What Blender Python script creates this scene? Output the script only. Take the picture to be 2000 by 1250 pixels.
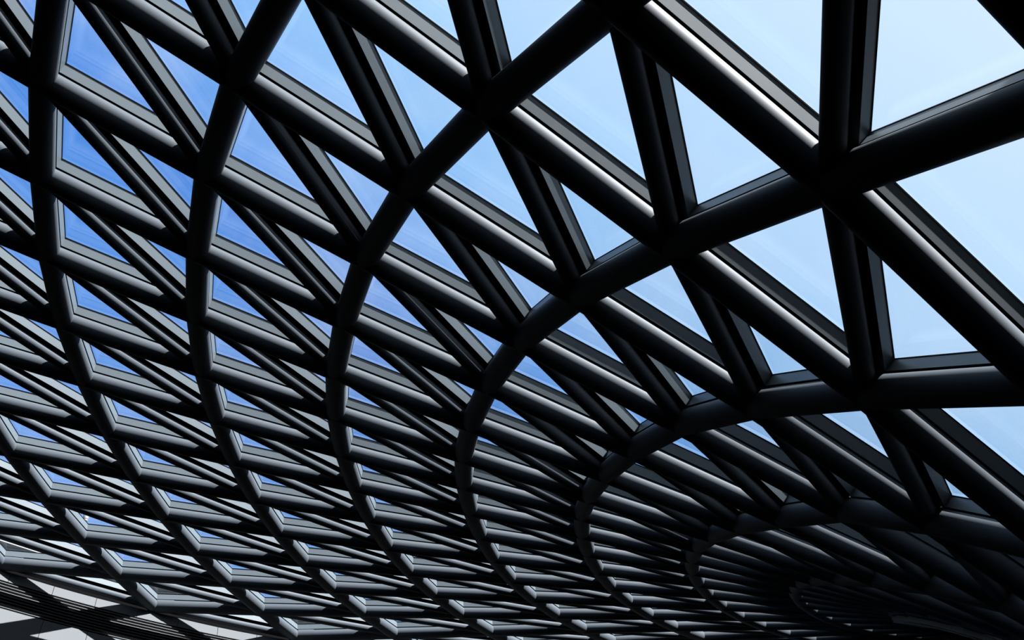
import bpy, bmesh, math, random
from mathutils import Vector, Matrix, noise

random.seed(4)
for o in list(bpy.data.objects):
    bpy.data.objects.remove(o, do_unlink=True)
SC = bpy.context.scene
COL = SC.collection

# ------------------------------------------------------------------ camera
# world axes written in the camera's own frame (right, down, forward)
EX = Vector((0.930973, -0.365088, 0.0))
EY = Vector((0.304703, 0.776993, 0.550852))
EZ = Vector((-0.201109, -0.512828, 0.834603))
def cam_to_world(v):
    v = Vector(v)
    return Vector((v.dot(EX), v.dot(EY), v.dot(EZ)))
EYE = Vector((0, 0, 1.7))
FPX = 2510.7
cam_d = bpy.data.cameras.new('camera')
cam_d.sensor_width = 36.0
cam_d.lens = 36.0 * FPX / 2000.0
cam_d.clip_start = 0.05
cam_d.clip_end = 500
cam = bpy.data.objects.new('camera', cam_d)
COL.objects.link(cam)
cx_, cy_, cz_ = cam_to_world((1, 0, 0)), cam_to_world((0, -1, 0)), cam_to_world((0, 0, -1))
M = Matrix(((cx_.x, cy_.x, cz_.x, EYE.x), (cx_.y, cy_.y, cz_.y, EYE.y), (cx_.z, cy_.z, cz_.z, EYE.z), (0, 0, 0, 1)))
cam.matrix_world = M
SC.camera = cam
def project(p):
    v = M.inverted() @ Vector(p)
    if v.z > -0.05:
        return None
    return (1000 + FPX * v.x / -v.z, 625 - FPX * v.y / -v.z)

# ------------------------------------------------------------------ view, sun, sky
SC.view_settings.view_transform = 'Standard'
SC.view_settings.look = 'None'
SC.view_settings.gamma = 1.0
SC.view_settings.use_curve_mapping = False
SC.view_settings.exposure = 0.0

SUN = cam_to_world((0.608, -0.738, 0.290)).normalized()
sun_d = bpy.data.lights.new('sun', 'SUN')
sun_d.energy = 36.0
sun_d.angle = math.radians(0.6)
sun_d.color = (1.0, 0.99, 0.985)
sun = bpy.data.objects.new('sun', sun_d)
COL.objects.link(sun)
sun.rotation_euler = SUN.to_track_quat('Z', 'Y').to_euler()
sun.location = SUN * 60

def srgb(r, g, b):
    f = lambda c: (c / 255 / 12.92) if c <= 10 else ((c / 255 + 0.055) / 1.055) ** 2.4
    return (f(r), f(g), f(b), 1.0)

world = bpy.data.worlds.new('sky')
SC.world = world
world.use_nodes = True
nt = world.node_tree
for n in list(nt.nodes):
    nt.nodes.remove(n)
def N(tree, typ, **kw):
    n = tree.nodes.new(typ)
    for k, v in kw.items():
        setattr(n, k, v)
    return n
out = N(nt, 'ShaderNodeOutputWorld')
bg = N(nt, 'ShaderNodeBackground')
tc = N(nt, 'ShaderNodeTexCoord')
dot = N(nt, 'ShaderNodeVectorMath', operation='DOT_PRODUCT')
dot.inputs[1].default_value = SUN
nt.links.new(tc.outputs['Generated'], dot.inputs[0])
ramp = N(nt, 'ShaderNodeValToRGB')
els = ramp.color_ramp.elements
els[0].position = 0.0
els[0].color = srgb(96, 150, 226)
els[1].position = 1.0
els[1].color = srgb(250, 252, 255)
for pos, c in ((0.475, (106, 158, 236)), (0.575, (86, 146, 229)), (0.605, (80, 141, 228)), (0.65, (124, 179, 247)), (0.68, (152, 201, 252)), (0.72, (180, 217, 254)), (0.79, (203, 229, 255))):
    e = els.new(pos)
    e.color = srgb(*c)
half = N(nt, 'ShaderNodeMath', operation='MULTIPLY_ADD')
half.inputs[1].default_value = 0.5
half.inputs[2].default_value = 0.5
nt.links.new(dot.outputs['Value'], half.inputs[0])
nt.links.new(half.outputs[0], ramp.inputs[0])
cl = N(nt, 'ShaderNodeTexNoise')
cl.inputs['Scale'].default_value = 3.2
cl.inputs['Detail'].default_value = 7
cl.inputs['Roughness'].default_value = 0.6
nt.links.new(tc.outputs['Generated'], cl.inputs['Vector'])
clm = N(nt, 'ShaderNodeMapRange')
clm.inputs['From Min'].default_value = 0.48
clm.inputs['From Max'].default_value = 0.78
clm.inputs['To Min'].default_value = 0.0
clm.inputs['To Max'].default_value = 0.42
nt.links.new(cl.outputs['Fac'], clm.inputs['Value'])
mix = N(nt, 'ShaderNodeMixRGB')
mix.inputs['Color2'].default_value = srgb(236, 243, 254)
nt.links.new(clm.outputs[0], mix.inputs['Fac'])
nt.links.new(ramp.outputs['Color'], mix.inputs['Color1'])
nt.links.new(mix.outputs['Color'], bg.inputs['Color'])
bg.inputs['Strength'].default_value = 1.28
nt.links.new(bg.outputs[0], out.inputs['Surface'])

# ------------------------------------------------------------------ materials
def principled(name, col, rough=0.5, metal=0.0, spec=0.5, bump=None, var=0.0, scale=3.0):
    m = bpy.data.materials.new(name)
    m.use_nodes = True
    t = m.node_tree
    b = t.nodes['Principled BSDF']
    b.inputs['Base Color'].default_value = (*col, 1)
    b.inputs['Roughness'].default_value = rough
    b.inputs['Metallic'].default_value = metal
    b.inputs['Specular IOR Level'].default_value = spec
    if var or bump:
        co = t.nodes.new('ShaderNodeTexCoord')
        nz = t.nodes.new('ShaderNodeTexNoise')
        nz.inputs['Scale'].default_value = scale
        nz.inputs['Detail'].default_value = 5
        t.links.new(co.outputs['Object'], nz.inputs['Vector'])
        if var:
            mr = t.nodes.new('ShaderNodeMapRange')
            mr.inputs['To Min'].default_value = rough - var
            mr.inputs['To Max'].default_value = rough + var
            t.links.new(nz.outputs['Fac'], mr.inputs['Value'])
            t.links.new(mr.outputs[0], b.inputs['Roughness'])
        if bump:
            bp = t.nodes.new('ShaderNodeBump')
            bp.inputs['Strength'].default_value = bump
            bp.inputs['Distance'].default_value = 0.01
            t.links.new(nz.outputs['Fac'], bp.inputs['Height'])
            t.links.new(bp.outputs[0], b.inputs['Normal'])
    return m

STEEL = principled('painted_steel', (0.048, 0.056, 0.066), 0.56, 0.0, 0.06, var=0.05, scale=6)
FRAME = principled('frame_paint', (0.078, 0.096, 0.110), 0.42, 0.0, 0.4, var=0.05, scale=2)
RUBBER = principled('black_gasket', (0.0015, 0.0015, 0.002), 0.9, 0, 0.05)
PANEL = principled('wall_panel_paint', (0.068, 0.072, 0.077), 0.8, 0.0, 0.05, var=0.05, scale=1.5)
SLAT = principled('louver_metal', (0.07, 0.072, 0.075), 0.8, 0.0, 0.05)
BLACK = principled('dark_void', (0.002, 0.002, 0.0022), 0.95, 0, 0.0)
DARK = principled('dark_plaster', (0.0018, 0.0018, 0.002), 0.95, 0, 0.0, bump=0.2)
FLOORM = principled('dark_stone_floor', (0.006, 0.006, 0.0065), 0.75, 0, 0.2, var=0.1, scale=4)
WHITE = principled('white_enamel', (0.16, 0.16, 0.16), 0.4)
COPING = principled('coping_metal', (0.03, 0.031, 0.033), 0.5, 0, 0.4)

GLASS = bpy.data.materials.new('clear_glass')
GLASS.use_nodes = True
t = GLASS.node_tree
for n in list(t.nodes):
    t.nodes.remove(n)
go = t.nodes.new('ShaderNodeOutputMaterial')
gm = t.nodes.new('ShaderNodeMixShader')
gt = t.nodes.new('ShaderNodeBsdfTransparent')
gt.inputs['Color'].default_value = (0.985, 0.992, 0.995, 1)
gg = t.nodes.new('ShaderNodeBsdfGlossy')
gg.inputs['Roughness'].default_value = 0.015
lw = t.nodes.new('ShaderNodeLayerWeight')
lw.inputs['Blend'].default_value = 0.5
pw = t.nodes.new('ShaderNodeMath'); pw.operation = 'POWER'; pw.inputs[1].default_value = 4.0
ma = t.nodes.new('ShaderNodeMath'); ma.operation = 'MULTIPLY_ADD'; ma.inputs[1].default_value = 0.55; ma.inputs[2].default_value = 0.09
t.links.new(lw.outputs['Facing'], pw.inputs[0])
t.links.new(pw.outputs[0], ma.inputs[0])
t.links.new(ma.outputs[0], gm.inputs['Fac'])
t.links.new(gt.outputs[0], gm.inputs[1])
t.links.new(gg.outputs[0], gm.inputs[2])
t.links.new(gm.outputs[0], go.inputs['Surface'])

# ------------------------------------------------------------------ helpers
def add(name, mesh, mat=None, parent=None):
    o = bpy.data.objects.new(name, mesh)
    COL.objects.link(o)
    if mat and not mesh.materials:
        mesh.materials.append(mat)
    if parent:
        o.parent = parent
    return o
def mesh_of(name, verts, faces, mat, smooth=False):
    me = bpy.data.meshes.new(name)
    me.from_pydata([tuple(v) for v in verts], [], faces)
    bm = bmesh.new(); bm.from_mesh(me)
    bmesh.ops.recalc_face_normals(bm, faces=bm.faces)
    bm.to_mesh(me); bm.free()
    if smooth:
        for p in me.polygons:
            p.use_smooth = True
    me.materials.append(mat)
    return me
def structure(o, label=None, cat=None):
    o['kind'] = 'structure'
    if label:
        o['label'] = label
    if cat:
        o['category'] = cat
    return o

# ------------------------------------------------------------------ the shell's nodes (metres)
# rib number: (first row, positions row by row); rows run down each rib
NODES = {
    -2: (5, [(-7.359, 2.642, 14.060), (-7.885, 3.789, 14.616), (-8.342, 4.969, 15.149), (-8.735, 6.175, 15.662), (-9.076, 7.397, 16.159), (-9.371, 8.625, 16.643)]),
    -1: (3, [(-5.041, 1.588, 12.564), (-5.708, 2.628, 13.209), (-6.289, 3.707, 13.829), (-6.787, 4.822, 14.422), (-7.206, 5.971, 14.987), (-7.552, 7.152, 15.525), (-7.830, 8.360, 16.040), (-8.054, 9.577, 16.538), (-8.241, 10.794, 17.020)]),
    0: (1, [(-2.658, 0.823, 10.728), (-3.398, 1.726, 11.496), (-4.082, 2.677, 12.226), (-4.696, 3.679, 12.917), (-5.223, 4.730, 13.574), (-5.671, 5.818, 14.201), (-6.047, 6.936, 14.797), (-6.351, 8.084, 15.364), (-6.578, 9.265, 15.900), (-6.736, 10.465, 16.413), (-6.836, 11.670, 16.908), (-6.889, 12.888, 17.378)]),
    1: (0, [(-1.096, 1.036, 9.389), (-1.864, 1.855, 10.271), (-2.544, 2.756, 11.093), (-3.147, 3.704, 11.867), (-3.695, 4.681, 12.601), (-4.163, 5.708, 13.295), (-4.551, 6.770, 13.958), (-4.876, 7.864, 14.583), (-5.132, 8.982, 15.178), (-5.314, 10.125, 15.741), (-5.421, 11.295, 16.273), (-5.456, 12.474, 16.782), (-5.424, 13.667, 17.264), (-5.335, 14.882, 17.718)]),
    2: (-1, [(0.396, 1.333, 7.798), (-0.379, 2.027, 8.844), (-1.079, 2.825, 9.803), (-1.698, 3.713, 10.676), (-2.232, 4.667, 11.487), (-2.702, 5.636, 12.263), (-3.107, 6.636, 13.000), (-3.435, 7.674, 13.696), (-3.700, 8.745, 14.353), (-3.906, 9.837, 14.974), (-4.040, 10.953, 15.559), (-4.099, 12.083, 16.114), (-4.081, 13.228, 16.639), (-3.983, 14.386, 17.136), (-3.811, 15.558, 17.606), (-3.567, 16.748, 18.057)]),
    3: (-2, [(1.695, 1.436, 6.031), (0.966, 2.214, 7.191), (0.313, 2.969, 8.293), (-0.306, 3.758, 9.313), (-0.847, 4.626, 10.240), (-1.313, 5.573, 11.094), (-1.719, 6.541, 11.908), (-2.049, 7.524, 12.688), (-2.311, 8.540, 13.421), (-2.517, 9.582, 14.111), (-2.672, 10.650, 14.758), (-2.759, 11.739, 15.364), (-2.769, 12.837, 15.939), (-2.699, 13.946, 16.482), (-2.545, 15.069, 16.989), (-2.308, 16.197, 17.473), (-1.995, 17.329, 17.940), (-1.608, 18.478, 18.388)]),
    4: (-3, [(2.798, 1.673, 4.232), (2.179, 2.416, 5.411), (1.574, 3.154, 6.585), (0.991, 3.901, 7.729), (0.475, 4.685, 8.795), (0.020, 5.529, 9.780), (-0.381, 6.455, 10.682), (-0.718, 7.416, 11.535), (-0.989, 8.385, 12.354), (-1.187, 9.371, 13.132), (-1.333, 10.390, 13.854), (-1.426, 11.430, 14.531), (-1.465, 12.488, 15.162), (-1.428, 13.560, 15.754), (-1.308, 14.639, 16.311), (-1.103, 15.725, 16.832), (-0.809, 16.815, 17.324), (-0.435, 17.903, 17.798), (0.005, 18.989, 18.255), (0.515, 20.074, 18.700)]),
    5: (-3, [(3.099, 2.921, 3.585), (2.634, 3.554, 4.787), (2.168, 4.217, 5.974), (1.712, 4.918, 7.133), (1.305, 5.658, 8.244), (0.927, 6.463, 9.285), (0.579, 7.355, 10.237), (0.305, 8.282, 11.141), (0.087, 9.230, 12.002), (-0.060, 10.189, 12.821), (-0.147, 11.177, 13.582), (-0.182, 12.192, 14.287), (-0.164, 13.220, 14.946), (-0.079, 14.261, 15.560), (0.086, 15.313, 16.130), (0.338, 16.366, 16.664), (0.681, 17.422, 17.163), (1.101, 18.473, 17.639), (1.586, 19.510, 18.103), (2.142, 20.534, 18.551), (2.786, 21.536, 18.987)]),
    6: (-3, [(3.374, 4.307, 2.942), (3.067, 4.834, 4.161), (2.755, 5.404, 5.361), (2.441, 6.026, 6.535), (2.146, 6.699, 7.679), (1.864, 7.440, 8.770), (1.573, 8.289, 9.764), (1.348, 9.165, 10.723), (1.175, 10.075, 11.631), (1.069, 11.011, 12.483), (1.032, 11.969, 13.281), (1.049, 12.951, 14.020), (1.123, 13.949, 14.707), (1.259, 14.958, 15.346), (1.468, 15.978, 15.937), (1.759, 17.000, 16.486), (2.141, 18.022, 16.997), (2.603, 19.038, 17.479), (3.126, 20.035, 17.946), (3.717, 21.012, 18.398), (4.387, 21.966, 18.831)]),
    7: (-2, [(3.477, 6.248, 3.534), (3.329, 6.694, 4.758), (3.168, 7.214, 5.953), (2.995, 7.807, 7.117), (2.811, 8.481, 8.234), (2.605, 9.250, 9.284), (2.424, 10.082, 10.277), (2.292, 10.948, 11.225), (2.221, 11.843, 12.120), (2.216, 12.766, 12.956), (2.275, 13.713, 13.731), (2.393, 14.678, 14.450), (2.574, 15.655, 15.117), (2.823, 16.640, 15.733), (3.150, 17.630, 16.303), (3.562, 18.618, 16.830), (4.054, 19.599, 17.324), (4.615, 20.562, 17.794), (5.240, 21.501, 18.248), (5.935, 22.413, 18.684)]),
    8: (-1, [(3.885, 8.088, 4.164), (3.882, 8.485, 5.381), (3.845, 8.979, 6.564), (3.769, 9.572, 7.704), (3.658, 10.259, 8.792), (3.537, 11.027, 9.821), (3.446, 11.843, 10.803), (3.404, 12.694, 11.734), (3.423, 13.574, 12.608), (3.508, 14.482, 13.422), (3.657, 15.410, 14.176), (3.871, 16.352, 14.873), (4.154, 17.303, 15.518), (4.511, 18.259, 16.112), (4.947, 19.213, 16.661), (5.463, 20.159, 17.172), (6.053, 21.090, 17.651), (6.709, 21.997, 18.109), (7.432, 22.874, 18.547)]),
    9: (1, [(4.715, 10.205, 6.025), (4.742, 10.708, 7.184), (4.729, 11.312, 8.297), (4.683, 12.006, 9.359), (4.639, 12.762, 10.372), (4.627, 13.561, 11.336), (4.665, 14.396, 12.245), (4.764, 15.260, 13.095), (4.929, 16.148, 13.885), (5.164, 17.053, 14.617), (5.469, 17.968, 15.292), (5.849, 18.889, 15.914), (6.306, 19.808, 16.488), (6.840, 20.720, 17.019), (7.449, 21.619, 17.514), (8.130, 22.496, 17.980), (8.881, 23.345, 18.422)]),
    10: (3, [(5.842, 12.398, 7.807), (5.857, 13.025, 8.897), (5.872, 13.710, 9.939), (5.898, 14.448, 10.932), (5.953, 15.231, 11.872), (6.057, 16.049, 12.755), (6.225, 16.895, 13.580), (6.465, 17.760, 14.346), (6.781, 18.639, 15.054), (7.175, 19.523, 15.706), (7.646, 20.408, 16.307), (8.192, 21.285, 16.863), (8.814, 22.150, 17.380), (9.510, 22.996, 17.861), (10.283, 23.823, 18.310)]),
}

P = {}
for a, (b0, pts) in NODES.items():
    for i, q in enumerate(pts):
        P[(a, b0 + i)] = Vector(q)
D = 0.2
R = D / 2
RC = 0.62 * R
INSIDE = EYE.copy()

# ------------------------------------------------------------------ steel grid
ceiling = structure(bpy.data.objects.new('ceiling', None), 'triangulated roof of dark steel tubes and glass panes', 'roof')
COL.objects.link(ceiling)

def unit_tube(name, rad, seg=28):
    vs, fs = [], []
    for k in range(seg):
        an = 2 * math.pi * k / seg
        vs += [(rad * math.cos(an), rad * math.sin(an), 0), (rad * math.cos(an), rad * math.sin(an), 1)]
    for k in range(seg):
        j = (k + 1) % seg
        fs.append((2 * k, 2 * j, 2 * j + 1, 2 * k + 1))
    return mesh_of(name, vs, fs, STEEL, True)
TUBE = {'rib_tube': unit_tube('rib_tube', R), 'cross_tube': unit_tube('cross_tube', R), 'diagonal_tube': unit_tube('diagonal_tube', RC)}
def tube(name, p, q):
    o = bpy.data.objects.new(name, TUBE[name])
    COL.objects.link(o)
    o.parent = ceiling
    d = q - p
    rot = d.to_track_quat('Z', 'X').to_matrix().to_4x4()
    o.matrix_world = Matrix.Translation(p) @ rot @ Matrix.Diagonal((1, 1, d.length, 1))
    return o
STEP = {'rib_tube': (0, 1), 'cross_tube': (1, 0), 'diagonal_tube': (1, 1)}
for name, (da, db) in STEP.items():
    for (a, b), p in P.items():
        q = P.get((a + da, b + db))
        if q is not None:
            tube(name, p, q)
bm = bmesh.new()
bmesh.ops.create_uvsphere(bm, u_segments=20, v_segments=12, radius=R * 1.004)
jm = bpy.data.meshes.new('tube_joint')
bm.to_mesh(jm); bm.free()
for f in jm.polygons:
    f.use_smooth = True
jm.materials.append(STEEL)
for k, p in P.items():
    o = add('tube_joint', jm, None, ceiling)
    o.location = p

# dark rails added over the thinner diagonal tubes to shut out leaking sun
def tri_normal(ks):
    if not all(k in P for k in ks):
        return None
    u, v, w = (P[k] for k in ks)
    n = (v - u).cross(w - u).normalized()
    return n if n.dot(u - INSIDE) > 0 else -n
for (a, b), p in P.items():
    q = P.get((a + 1, b + 1))
    if q is None:
        continue
    ns = [n for n in (tri_normal([(a, b), (a + 1, b), (a + 1, b + 1)]), tri_normal([(a, b), (a + 1, b + 1), (a, b + 1)])) if n is not None]
    if not ns:
        continue
    n = sum(ns, Vector()).normalized()
    d = (q - p).normalized()
    sd = d.cross(n).normalized()
    vs = []
    for e in (p + d * R * 0.7, q - d * R * 0.7):
        for x, h in ((-0.1, 0.24), (0.1, 0.24), (0.14, 0.545), (-0.14, 0.545)):
            vs.append(e + sd * (x * D) + n * (h * D))
    add('sun_gap_rail', mesh_of('sun_gap_rail', vs, [(0, 1, 2, 3), (4, 5, 6, 7), (0, 1, 5, 4), (1, 2, 6, 5), (2, 3, 7, 6), (3, 0, 4, 7)], BLACK), None, ceiling)

# ------------------------------------------------------------------ glazing
H_IN, H_OUT, H_TOP = 0.41 * D, 0.56 * D, 0.84 * D
Q_OUT, Q_IN = 0.004 * D, 0.40 * D
def inset(T, d):
    res = []
    for i in range(3):
        v, p, q = T[i], T[i - 1], T[(i + 1) % 3]
        e1, e2 = (p - v).normalized(), (q - v).normalized()
        s = e1.cross(e2).length
        res.append(v + (e1 + e2) * (d / max(s, 0.05)))
    return res
def ring(T, n, prof):
    """closed triangular ring swept with a cross-section given as (inset, height) pairs"""
    vs, fs = [], []
    m = len(prof)
    for d, h in prof:
        vs += [v + n * h for v in inset(T, d)]
    for k in range(m):
        k2 = (k + 1) % m
        for i in range(3):
            j = (i + 1) % 3
            fs.append((3 * k + i, 3 * k + j, 3 * k2 + j, 3 * k2 + i))
    return vs, fs
def pane_geo(T, n, d, h0, h1):
    I = inset(T, d)
    vs = [v + n * h0 for v in I] + [v + n * h1 for v in I]
    return vs, [(0, 2, 1), (3, 4, 5), (0, 1, 4, 3), (1, 2, 5, 4), (2, 0, 3, 5)]
tris = []
for (a, b) in P:
    t1 = [(a, b), (a + 1, b), (a + 1, b + 1)]
    t2 = [(a, b), (a + 1, b + 1), (a, b + 1)]
    for T in (t1, t2):
        if all(k in P for k in T):
            tris.append([P[k] for k in T])
rest = {'frame': ([], []), 'gasket': ([], []), 'pane': ([], [])}
n_pan = 0
for T in tris:
    n = (T[1] - T[0]).cross(T[2] - T[0]).normalized()
    c = (T[0] + T[1] + T[2]) / 3
    if n.dot(c - INSIDE) < 0:
        n = -n
    fr = ring(T, n, [(Q_OUT, H_OUT), (Q_IN, H_IN), (Q_IN, H_TOP), (Q_OUT, H_TOP)])
    ga = ring(T, n, [(0.28 * D, H_TOP), (0.416 * D, H_TOP), (0.416 * D, H_TOP + 0.04 * D), (0.28 * D, H_TOP + 0.04 * D)])
    pa = pane_geo(T, n, 0.14 * D, H_TOP + 0.04 * D, H_TOP + 0.12 * D)
    pr = [project(v) for v in T]
    seen = all(pr) and max(x for x, y in pr) > -40 and min(x for x, y in pr) < 2040 and max(y for x, y in pr) > -40 and min(y for x, y in pr) < 1290
    if seen:
        n_pan += 1
        fo = add('skylight_frame', mesh_of('skylight_frame', *fr, FRAME), None, ceiling)
        add('gasket', mesh_of('gasket', *ga, RUBBER), None, fo)
        add('pane', mesh_of('pane', *pa, GLASS), None, fo)
    else:
        for key, geo in (('frame', fr), ('gasket', ga), ('pane', pa)):
            V, F = rest[key]
            k0 = len(V)
            V.extend(geo[0])
            F.extend([tuple(i + k0 for i in f) for f in geo[1]])
print('panels in view', n_pan, 'all', len(tris))
for key, nm, mt in (('frame', 'outlying_skylight_frames', FRAME), ('gasket', 'outlying_gaskets', RUBBER), ('pane', 'outlying_panes', GLASS)):
    o = add(nm, mesh_of(nm, *rest[key], mt), None, ceiling)
    o['kind'] = 'stuff'

# ------------------------------------------------------------------ wall under the far edge of the roof
WD = Vector((-0.02683, -0.14423, -0.98918))          # down the wall face
edge = [P[(a, a + 12)] for a in range(-2, 6)]
def edge_at(s):
    """smooth curve through the edge nodes, s = rib number"""
    i = max(0, min(len(edge) - 2, int(math.floor(s + 2))))
    u = s + 2 - i
    p1, p2 = edge[i], edge[i + 1]
    p0 = edge[i - 1] if i > 0 else p1 * 2 - p2
    p3 = edge[i + 2] if i + 2 < len(edge) else p2 * 2 - p1
    return 0.5 * (2 * p1 + (p2 - p0) * u + (2 * p0 - 5 * p1 + 4 * p2 - p3) * u * u + (3 * p1 - p0 - 3 * p2 + p3) * u ** 3)
def wall_n(s):
    tdir = (edge_at(s + 0.05) - edge_at(s - 0.05)).normalized()
    n = tdir.cross(WD).normalized()
    if n.dot(EYE - edge_at(s)) < 0:
        n = -n
    return n
OFF = -0.2 * D
def wp(s, k, depth=0.0):
    return edge_at(s) + WD * (k * D) + wall_n(s) * (OFF + depth)
def strip(name, s0, s1, k0, k1, d0, d1, mat, parent, step=0.14):
    m = max(1, int(math.ceil((s1 - s0) / step)))
    vs, fs = [], []
    for i in range(m + 1):
        s = s0 + (s1 - s0) * i / m
        vs += [wp(s, k0, d0), wp(s, k1, d0), wp(s, k1, d1), wp(s, k0, d1)]
    for i in range(m):
        a = 4 * i
        for k in range(4):
            fs.append((a + k, a + (k + 1) % 4, a + 4 + (k + 1) % 4, a + 4 + k))
    fs += [(0, 1, 2, 3), (4 * m, 4 * m + 1, 4 * m + 2, 4 * m + 3)]
    return add(name, mesh_of(name, vs, fs, mat), None, parent)
S0, S1 = -2.0, 5.0
K1, K2 = 1.57, 4.62
zc = edge_at(0).z
KF = zc / D + 1.0
wall = strip('wall_left', S0, S1, -0.9, KF, -0.40, -0.30, BLACK, None, 0.25)
strip('backing', S0, S1, 0.46, K1 - 0.02, -0.30, -0.09, BLACK, wall, 0.25)
strip('backing', S0, S1, K2 + 0.02, KF, -0.30, -0.11, BLACK, wall, 0.25)
strip('flashing', S0, S1, -0.9, 0.44, -0.30, -0.13, BLACK, wall, 0.25)
structure(wall, 'curved pale panel wall with a black louver band under the roof edge', 'wall')
joints = [-0.908 + 0.2745 * i for i in range(-4, 22)]
gap = 0.0016
for i in range(len(joints) - 1):
    s0, s1 = joints[i], joints[i + 1]
    if s0 < S0 or s1 > S1:
        continue
    strip('wall_panel', s0 + gap, s1 - gap, 0.46, K1, -0.08, 0.0, PANEL, wall)
    strip('wall_panel', s0 + gap, s1 - gap, K2, K2 + 5.0, -0.08, 0.0, PANEL, wall)
NS = 9
for i in range(NS):
    k = K1 + (K2 - K1) * (i + 0.7) / (NS + 0.3)
    strip('louver_slat', S0 + 0.02, S1 - 0.02, k - 0.028, k + 0.028, -0.15, 0.0, SLAT, wall)
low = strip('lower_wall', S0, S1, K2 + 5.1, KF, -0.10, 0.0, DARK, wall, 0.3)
# dark upstand with a pale coping outside the lowest panes
strip('upstand', S0, S1, -6.62, -0.9, -0.75, -0.6, BLACK, wall, 0.25)
strip('gutter', S0, S1, -0.9, -0.7, -0.75, -0.30, BLACK, wall, 0.25)
strip('coping', S0, S1, -7.2, -6.62, -0.80, -0.55, COPING, wall, 0.25)

# short sleeves where the lowest cross tubes leave the edge
SLEEVE = unit_tube('tube_sleeve', R * 1.07)
for a in range(-2, 5):
    p, q = P[(a, a + 12)], P[(a + 1, a + 12)]
    d = (q - p).normalized()
    o = bpy.data.objects.new('tube_sleeve', SLEEVE)
    COL.objects.link(o)
    o.parent = ceiling
    o.matrix_world = Matrix.Translation(p + d * R * 0.6) @ d.to_track_quat('Z', 'X').to_matrix().to_4x4() @ Matrix.Diagonal((1, 1, 0.26, 1))

# floodlight fixed outside on the roof
fl_n = tri_normal([(0, 9), (0, 10), (1, 10)])
base = P[(0, 10)] + fl_n * H_TOP
flood = bpy.data.objects.new('floodlight', None)
COL.objects.link(flood)
flood.location = base
flood.rotation_euler = fl_n.to_track_quat('Z', 'Y').to_euler()
flood['label'] = 'small white cylindrical floodlight standing outside on the glass roof'
flood['category'] = 'lamp'
def lathe(name, prof, seg, mat, parent):
    vs, fs = [], []
    for r_, z_ in prof:
        for k in range(seg):
            an = 2 * math.pi * k / seg
            vs.append((r_ * math.cos(an), r_ * math.sin(an), z_))
    m = len(prof)
    for i in range(m - 1):
        for k in range(seg):
            j = (k + 1) % seg
            fs.append((i * seg + k, i * seg + j, (i + 1) * seg + j, (i + 1) * seg + k))
    fs.append(tuple(range(seg)))
    fs.append(tuple(range((m - 1) * seg, m * seg)))
    return add(name, mesh_of(name, vs, fs, mat), None, parent)
lathe('base_plate', [(0.05, 0.0), (0.05, 0.012)], 16, STEEL, flood)
lathe('stem', [(0.014, 0.012), (0.014, 0.07)], 12, STEEL, flood)
head = lathe('head', [(0.028, 0.07), (0.038, 0.078), (0.038, 0.145), (0.034, 0.165), (0.022, 0.175)], 20, WHITE, flood)
lathe('rim', [(0.041, 0.10), (0.041, 0.108)], 20, COPING, head)

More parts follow.
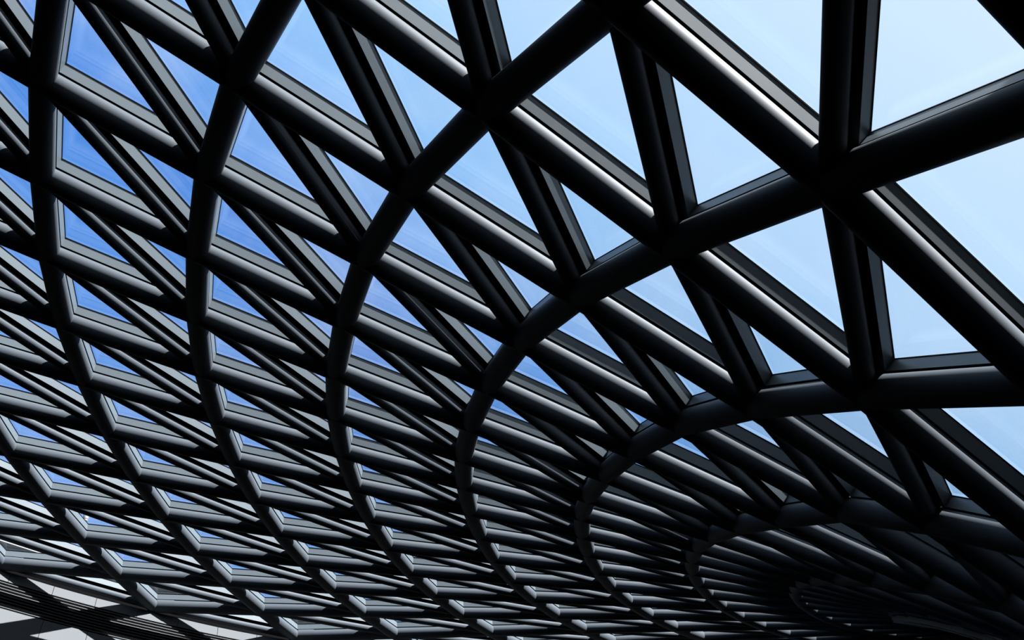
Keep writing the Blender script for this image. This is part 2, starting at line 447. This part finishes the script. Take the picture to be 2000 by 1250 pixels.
# ------------------------------------------------------------------ unseen rest of the hall: floor, plus walls and slab added to block sky light
fl = mesh_of('floor', [(-40, -40, -0.2), (40, -40, -0.2), (40, 60, -0.2), (-40, 60, -0.2), (-40, -40, 0), (40, -40, 0), (40, 60, 0), (-40, 60, 0)],
             [(0, 1, 2, 3), (4, 5, 6, 7), (0, 1, 5, 4), (1, 2, 6, 5), (2, 3, 7, 6), (3, 0, 4, 7)], FLOORM)
structure(add('floor', fl), 'dark stone floor far below the roof', 'floor')
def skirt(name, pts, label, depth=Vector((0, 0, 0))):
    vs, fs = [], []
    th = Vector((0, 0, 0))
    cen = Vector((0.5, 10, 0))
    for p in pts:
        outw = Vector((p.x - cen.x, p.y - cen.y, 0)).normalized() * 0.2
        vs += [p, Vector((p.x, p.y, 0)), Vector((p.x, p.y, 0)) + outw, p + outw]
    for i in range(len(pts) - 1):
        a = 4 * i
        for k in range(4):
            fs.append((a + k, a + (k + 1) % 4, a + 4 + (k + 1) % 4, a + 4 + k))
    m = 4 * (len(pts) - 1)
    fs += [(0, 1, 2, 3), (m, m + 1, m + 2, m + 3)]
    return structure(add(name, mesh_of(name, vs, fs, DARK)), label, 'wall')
BMIN = {a: b0 for a, (b0, _) in NODES.items()}
near = [P[(a, BMIN[a])] for a in range(-2, 11)]
BACK = Vector((0, -14, 0))
side = [P[(-2, b)] for b in range(5, 11)]
skirt('light_block_side', side, 'unseen dark wall on the left, added to keep sky light out')  # unseen, added to stop sky light entering from the left
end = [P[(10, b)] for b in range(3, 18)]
skirt('light_block_right', end, 'dark wall added at the far right end to block the sky')  # added so no sky shows past the end of the shell
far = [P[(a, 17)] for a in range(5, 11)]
skirt('light_block_far', far, 'dark wall added below the far roof edge to block the sky')  # added to shut out sky under the far edge
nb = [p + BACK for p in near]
skirt('light_block_back', nb, 'dark wall added behind the viewer to block sky light')  # unseen, added to keep sky light from behind off the tubes
skirt('light_block_back_left', [near[0], near[0] + BACK], 'dark side wall added behind the viewer on the left as a light block')  # added light block, left side of the space behind the viewer
skirt('light_block_back_right', [near[-1], near[-1] + BACK], 'dark side wall added behind the viewer on the right as a light block')  # added light block, right side of the space behind the viewer
vs, fs = [], []
for p in near:
    vs += [p + Vector((0, 0.0, 0.02)), p + BACK + Vector((0, 0, 0.02)), p + BACK + Vector((0, 0, 0.3)), p + Vector((0, 0, 0.3))]
for i in range(len(near) - 1):
    a = 4 * i
    for k in range(4):
        fs.append((a + k, a + (k + 1) % 4, a + 4 + (k + 1) % 4, a + 4 + k))
structure(add('light_block_slab', mesh_of('light_block_slab', vs, fs, DARK)), 'solid dark slab added behind the viewer to block sky light', 'ceiling')  # unseen slab added overhead to keep the tube undersides dark
